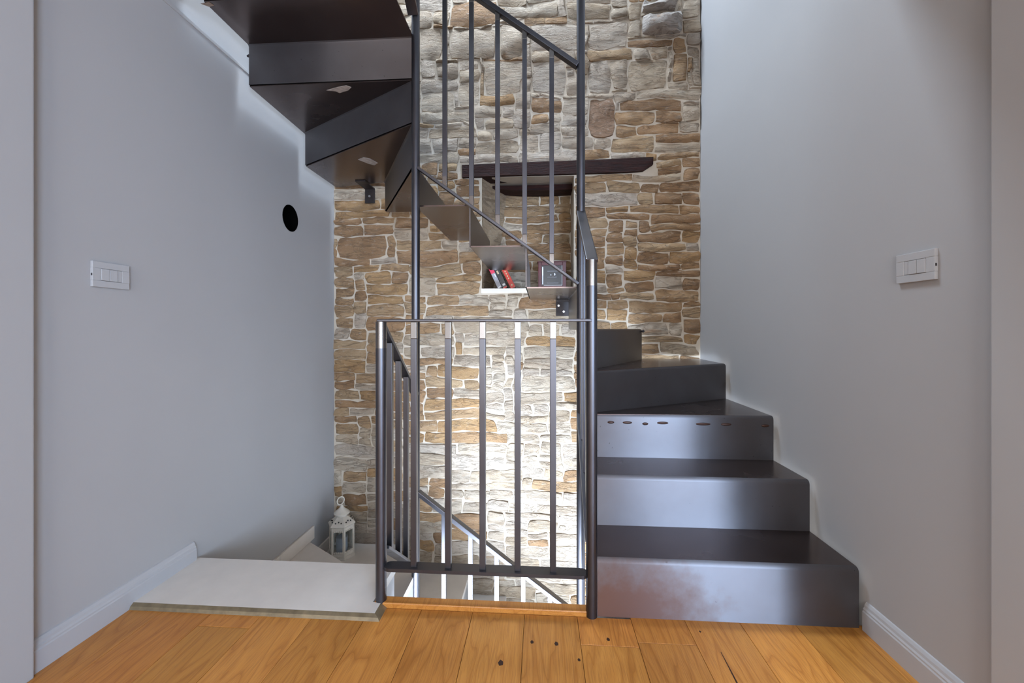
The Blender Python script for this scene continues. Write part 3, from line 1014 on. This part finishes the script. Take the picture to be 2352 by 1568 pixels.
# railing of the upper flight, with the two tall posts at the back corners of the well
ur = empty('stair_railing', (-0.2, 1.975, 1.2), 'tall steel railing with two round posts climbing in front of the stone wall', 'railing')
for p in (P3, P4):
    add('post', g_tube((p[0], p[1], ZB), (p[0], p[1], 3.75), PR, 24), M['rail'], ur, smooth=True)
zt_ = lambda x: 2.222 + SL * (0.174 - x)
zl_ = lambda x: 1.212 + SL * (0.174 - x)
add('handrail', g_bar((P4[0] - 0.015, 1.972, zt_(P4[0] - 0.015)), (P3[0] + 0.01, 1.972, zt_(P3[0] + 0.01)), 0.036, 0.022, 0.003), M['rail'], ur)
add('bottom_rail', g_bar((P4[0] - 0.012, 1.972, zl_(P4[0] - 0.012)), (P3[0] + 0.012, 1.972, zl_(P3[0] + 0.012)), 0.036, 0.0125, 0.002), M['rail'], ur)
for u in (1022, 1083, 1143, 1205, 1267):
    x = px(u, 0, 1.972)[0]
    b = add('baluster', g_box(x - BW / 2, x + BW / 2, 1.972 - BW / 2, 1.972 + BW / 2, zl_(x) + 0.05, zt_(x) - 0.05, 0.0016), M['rail'], ur)
    add('ground_end', g_box(x - BW / 2, x + BW / 2, 1.972 - BW / 2, 1.972 + BW / 2, zl_(x), zl_(x) + 0.05, 0.0016), M['bright'], b)
    add('ground_end', g_box(x - BW / 2, x + BW / 2, 1.972 - BW / 2, 1.972 + BW / 2, zt_(x) - 0.05, zt_(x) - 0.006, 0.0016), M['bright'], b)
# its next length climbs back over the left flight
add('bottom_rail', g_bar((P3[0] - 0.006, P3[1] - 0.02, 2.485), (P3[0] - 0.006, 1.50, 2.485 + 0.74 * 0.455), 0.05, 0.012, 0.002), M['rail'], ur)
add('handrail', g_bar((P3[0] - 0.006, P3[1] - 0.02, 3.45), (P3[0] - 0.006, 1.50, 3.45 + 0.74 * 0.455), 0.04, 0.02, 0.002), M['rail'], ur)

# railing on the inner side of the right flight
rr_ = empty('flight_railing', (0.186, 1.72, 0.4), 'steel railing seen edge-on along the inner side of the right-hand steps', 'railing')
zr = lambda y: 1.243 + (1.545 - 1.243) / (P4[1] - P2[1]) * (y - P2[1])
zs = lambda y: 0.24 + 0.76 * (y - P2[1])
xr = lambda y: P2[0] + (P4[0] - P2[0]) * (y - P2[1]) / (P4[1] - P2[1])
add('handrail', g_bar((P2[0], P2[1] - 0.012, zr(P2[1] - 0.012)), (P4[0], P4[1], zr(P4[1])), 0.042, 0.016, 0.004), M['rail'], rr_)
add('bottom_rail', g_bar((P2[0], P2[1] + 0.015, zs(P2[1] + 0.015)), (P4[0], P4[1], zs(P4[1])), 0.04, 0.012, 0.002), M['rail'], rr_)
for y in (1.60, 1.72, 1.85):
    baluster(xr(y), y, zs(y), zr(y) - 0.005, rr_, 0.0)

# railing of the flight below, seen through the well
lr = empty('lower_stair_railing', (-0.2, 1.972, -0.6), 'lower steel railing sloping down behind the guard inside the well', 'railing')
zt2 = lambda x: 0.222 - SL * (x + 0.58)
add('handrail', g_bar((P3[0] + 0.012, 1.972, zt2(P3[0] + 0.012)), (P4[0] - 0.012, 1.972, zt2(P4[0] - 0.012)), 0.036, 0.02, 0.003), M['rail'], lr)
add('bottom_rail', g_bar((P3[0] + 0.012, 1.972, zt2(P3[0] + 0.012) - 1.0), (P4[0] - 0.012, 1.972, zt2(P4[0] - 0.012) - 1.0), 0.036, 0.012, 0.002), M['rail'], lr)
for u in (1020, 1081, 1141, 1202, 1263):
    x = px(u, 0, 1.972)[0]
    add('baluster', g_box(x - BW / 2, x + BW / 2, 1.972 - BW / 2, 1.972 + BW / 2, zt2(x) - 1.0, zt2(x) - 0.005, 0.0016), M['rail'], lr)

# ------------------------------------------------------------------ small things
# round flue opening in the left wall
fl = empty('flue_opening', (XL, FY, FZ - FR), 'round black flue opening in the white wall below the stairs', 'vent')
n = 32
V = [(x, FY + r * math.cos(2 * math.pi * k / n), FZ + r * math.sin(2 * math.pi * k / n)) for (x, r) in ((XL + 0.001, FR), (XL - 0.17, FR), (XL - 0.17, FR - 0.004), (XL + 0.001, FR - 0.004)) for k in range(n)]
F = [(j * n + k, j * n + (k + 1) % n, ((j + 1) % 4) * n + (k + 1) % n, ((j + 1) % 4) * n + k) for j in range(4) for k in range(n)]
add('sleeve', (V, F), M['black'], fl, smooth=True)
add('back_disc', g_tube((XL - 0.168, FY, FZ), (XL - 0.175, FY, FZ), FR, n), M['black'], fl)


def switch(name, xw, sgn, yc, zc, label, flip):
    hw, hh = 0.0625, 0.0425
    s = empty(name, (xw, yc, zc - hh), label, 'light switch')
    X = lambda a, b: (xw + sgn * a, xw + sgn * b) if sgn > 0 else (xw + sgn * b, xw + sgn * a)
    f = 1 if flip else -1
    iw, ih = 0.036, 0.0205
    x0, x1 = X(0, 0.009)
    ring = bvh_join([g_box(x0, x1, yc - hw, yc + hw, zc + ih, zc + hh, 0.0015), g_box(x0, x1, yc - hw, yc + hw, zc - hh, zc - ih, 0.0015),
                     g_box(x0, x1, yc - hw, yc - iw, zc - ih, zc + ih, 0.001), g_box(x0, x1, yc + iw, yc + hw, zc - ih, zc + ih, 0.001)])
    add('cover_plate', ring, M['plate'], s)
    x0, x1 = X(0, 0.003)
    add('back_box', g_box(x0, x1, yc - iw, yc + iw, zc - ih, zc + ih), M['bracket'], s)
    e = 0.0009
    cuts = [-iw, -iw + 0.016, -iw + 0.043, iw]
    for k in range(3):
        a, b = sorted((f * cuts[k], f * cuts[k + 1]))
        x0, x1 = X(0.003, 0.0085 + (0.002 if k else 0))
        add('rocker' if k else 'blank_module', g_box(x0, x1, yc + a + e, yc + b - e, zc - ih + e, zc + ih - e, 0.0012), M['plate'], s)
    x0, x1 = X(0.004, 0.0075)
    yy = yc - hw
    add('pry_slot', g_box(x0, x1, yy - 0.0008, yy + 0.001, zc - 0.006, zc + 0.002), M['bracket'], s)


switch('light_switch', XL, 1, 1.350, 1.182, 'white rectangular light switch plate on the left wall', False)
switch('light_switch', XR, -1, 1.285, 1.178, 'white rectangular light switch plate on the right wall', False)

# lantern on the corner step
LX, LY, LZ = -1.338, 2.765, D3
la = empty('lantern', (LX, LY, LZ), 'cream hexagonal metal lantern with a candle on the corner step', 'lantern')
R6 = 0.078
rot = math.radians(6)
hexp = lambda r, z: [(LX + r * math.cos(rot + k * math.pi / 3), LY + r * math.sin(rot + k * math.pi / 3), z) for k in range(6)]
add('base', g_lathe(LX, LY, [(0.088, LZ), (0.088, LZ + 0.008), (0.082, LZ + 0.012), (0.082, LZ + 0.02)], 6, rot), M['lantern'], la)
zt1 = LZ + 0.215
hp, hq = hexp(R6, LZ + 0.02), hexp(R6, zt1)
for k in range(6):
    add('corner_post', g_tube(hp[k], hq[k], 0.0062, 8), M['lantern'], la, smooth=True)
    a, b = Vector(hp[k]), Vector(hp[(k + 1) % 6])
    up = Vector((0, 0, 1)) * (zt1 - LZ - 0.02)
    A, B = a.lerp(b, 0.08), a.lerp(b, 0.92)
    bars = [g_bar(tuple(A + Vector((0, 0, 0.012))), tuple(B + Vector((0, 0, 0.012))), 0.006, 0.022, 0.001),
            g_bar(tuple(A + up - Vector((0, 0, 0.012))), tuple(B + up - Vector((0, 0, 0.012))), 0.006, 0.022, 0.001),
            g_bar(tuple(A), tuple(A + up), 0.006, 0.007, 0.0006), g_bar(tuple(B), tuple(B + up), 0.006, 0.007, 0.0006)]
    # scalloped edging
    for q in range(5):
        c = A.lerp(B, (q + 0.5) / 5)
        bars.append(g_sphere((c.x, c.y, c.z + 0.026), 0.0075, 8, 5))
        bars.append(g_sphere((c.x, c.y, c.z + up.z - 0.026), 0.0075, 8, 5))
    pf = add('pane_frame', bvh_join(bars), M['lantern'], la)
    nrm = Vector(((a.x + b.x) / 2 - LX, (a.y + b.y) / 2 - LY, 0)).normalized() * 0.0006
    q = [A + Vector((0, 0, 0.02)), B + Vector((0, 0, 0.02)), B + up - Vector((0, 0, 0.02)), A + up - Vector((0, 0, 0.02))]
    V = [tuple(p - nrm) for p in q] + [tuple(p + nrm) for p in q]
    add('pane', (V, [(0, 1, 2, 3), (4, 5, 6, 7), (0, 1, 5, 4), (1, 2, 6, 5), (2, 3, 7, 6), (3, 0, 4, 7)]), M['glass'], pf)
rf = add('roof', g_lathe(LX, LY, [(0.088, zt1), (0.092, zt1 + 0.006), (0.088, zt1 + 0.012), (0.038, zt1 + 0.052), (0.034, zt1 + 0.054)], 6, rot), M['lantern'], la)
r0, r1 = hexp(0.080, zt1 + 0.0205), hexp(0.052, zt1 + 0.043)
for k in range(6):
    for q in range(3):
        c0 = Vector(r0[k]).lerp(Vector(r0[(k + 1) % 6]), (q + 1) / 4)
        c1 = Vector(r1[k]).lerp(Vector(r1[(k + 1) % 6]), (q + 1) / 4)
        c = c0.lerp(c1, 0.25 + 0.2 * (q == 1))
        add('pierced_hole', g_sphere(tuple(c), 0.0052, 6, 4), M['case_dark'], rf)
add('collar', g_lathe(LX, LY, [(0.034, zt1 + 0.050), (0.034, zt1 + 0.066), (0.03, zt1 + 0.068)], 20), M['lantern'], la, smooth=True)
zc = zt1 + 0.064
cap = add('cap', g_lathe(LX, LY, [(0.03, zc), (0.050, zc + 0.004), (0.051, zc + 0.010), (0.040, zc + 0.022), (0.026, zc + 0.032), (0.015, zc + 0.042), (0.010, zc + 0.054), (0.004, zc + 0.062)], 24), M['lantern'], la, smooth=True)
add('ring', g_torus((LX - 0.008, LY, zc + 0.088), (0.8, -0.5, 0.0), 0.026, 0.004), M['lantern'], la, smooth=True)
add('candle', g_lathe(LX, LY, [(0.038, LZ + 0.02), (0.038, LZ + 0.125), (0.034, LZ + 0.128), (0.012, LZ + 0.124)], 24), M['candle'], la, smooth=True)


# books leaning in the niche
def book(name, xb, tilt, thick, height, depth, cover, spine, label, extra):
    c, s = math.cos(tilt), math.sin(tilt)
    z0 = 1.282 + s * thick
    y0 = YW + 0.035

    def tf(g):
        return [(xb + c * x - s * z, y0 + y, z0 + s * x + c * z) for x, y, z in g[0]], g[1]
    t = 0.004
    e = empty(name, (xb, y0, z0), label, 'book', 'books leaning in the niche')
    add('cover', tf(bvh_join([g_box(-thick, -thick + t, 0, depth, 0, height), g_box(-t, 0, 0, depth, 0, height)])), cover, e)
    sp = add('spine', tf(g_box(-thick, 0, -0.004, t, 0, height, 0.0012)), spine, e)
    add('pages', tf(g_box(-thick + t, -t, t, depth - 0.005, 0.004, height - 0.004)), M['paper'], e)
    for (kind, ua, ub, va, vb, mt) in extra:
        if kind == 'spine':
            add('print', tf(g_box(-thick + ua, -thick + ub, -0.0050, -0.0038, va, vb)), M[mt], sp)
        else:
            add('print', tf(g_box(-0.0002, 0.0008, ua, ub, va, vb)), M[mt], e)
    return e


tl = math.radians(25)
book('book', -0.268, tl, 0.030, 0.185, 0.13, M['book_grey'], M['book_grey'], 'grey spined book with pink top, leftmost in the niche',
     [('spine', 0.0, 0.03, 0.115, 0.185, 'book_pink'), ('spine', 0.006, 0.024, 0.004, 0.012, 'print_white'), ('spine', 0.018, 0.026, 0.085, 0.107, 'print_white')])
book('book', -0.228, tl, 0.034, 0.165, 0.15, M['book_black'], M['book_black'], 'black spined book leaning between the grey and the red book',
     [('spine', 0.008, 0.026, 0.02, 0.034, 'print_white'), ('spine', 0.008, 0.02, 0.11, 0.135, 'print_gold'), ('spine', 0.004, 0.03, 0.0, 0.01, 'book_red')])
ex = [('spine', 0.012, 0.022, 0.018, 0.028, 'print_gold')] + [('spine', 0.013, 0.021, 0.07 + 0.018 * k, 0.08 + 0.018 * k, 'print_gold') for k in range(4)]
r = random.Random(3)
for k in range(14):
    ya, zz = r.uniform(0.01, 0.14), r.uniform(0.03, 0.15)
    ex.append(('cover', ya, ya + r.uniform(0.012, 0.03), zz, zz + 0.0025, 'print_gold'))
book('book', -0.172, tl + 0.03, 0.034, 0.165, 0.17, M['book_black'], M['book_red'], 'red spined book with dark patterned cover leaning in the niche', ex)

# dark red display case
cx0, cx1 = -0.012, 0.185
cz0, cz1 = 1.282, 1.474
cy = YW + 0.06
dc = empty('display_case', ((cx0 + cx1) / 2, cy, cz0), 'dark red framed box with glossy dark front on the niche shelf', 'box')
add('body', g_box(cx0, cx1, cy + 0.01, cy + 0.10, cz0, cz1, 0.003), M['case_red'], dc)
fw = 0.024
add('front_frame', bvh_join([g_box(cx0, cx0 + fw, cy, cy + 0.012, cz0, cz1, 0.002), g_box(cx1 - fw, cx1, cy, cy + 0.012, cz0, cz1, 0.002),
                             g_box(cx0 + fw, cx1 - fw, cy, cy + 0.012, cz0, cz0 + fw, 0.002), g_box(cx0 + fw, cx1 - fw, cy, cy + 0.012, cz1 - fw, cz1, 0.002)]), M['case_red'], dc)
add('lid_edge', g_box(cx0 - 0.006, cx1 + 0.003, cy - 0.003, cy + 0.1, cz1, cz1 + 0.006, 0.001), M['case_red'], dc)
fp = add('front_panel', g_box(cx0 + fw, cx1 - fw, cy + 0.006, cy + 0.0095, cz0 + fw, cz1 - fw), M['case_dark'], dc)
for (a, b, c, d) in ((cx0 + fw + 0.004, cx0 + fw + 0.012, cz0 + fw + 0.01, cz1 - fw - 0.01), (cx0 + fw + 0.016, cx1 - fw - 0.006, cz0 + fw + 0.002, cz0 + fw + 0.005), (cx1 - fw - 0.006, cx1 - fw - 0.003, cz0 + fw, cz1 - fw)):
    add('print_line', g_box(a, b, cy + 0.0045, cy + 0.006, c, d), M['print_white'], fp)
for k in range(3):
    z = cz0 + fw + 0.018 + k * 0.042
    add('print_mark', g_box(cx0 + fw + 0.040, cx1 - fw - 0.03 - 0.012 * (k % 2), cy + 0.0048, cy + 0.006, z, z + 0.0016), M['book_grey'], fp)
add('knob', g_sphere((0.105, cy - 0.002, 1.385), 0.010, 14, 8, (1, 0.8, 1)), M['bolt'], dc, smooth=True)
add('clasp', g_sphere((0.078, cy - 0.001, 1.382), 0.006, 10, 6), M['bolt'], dc, smooth=True)
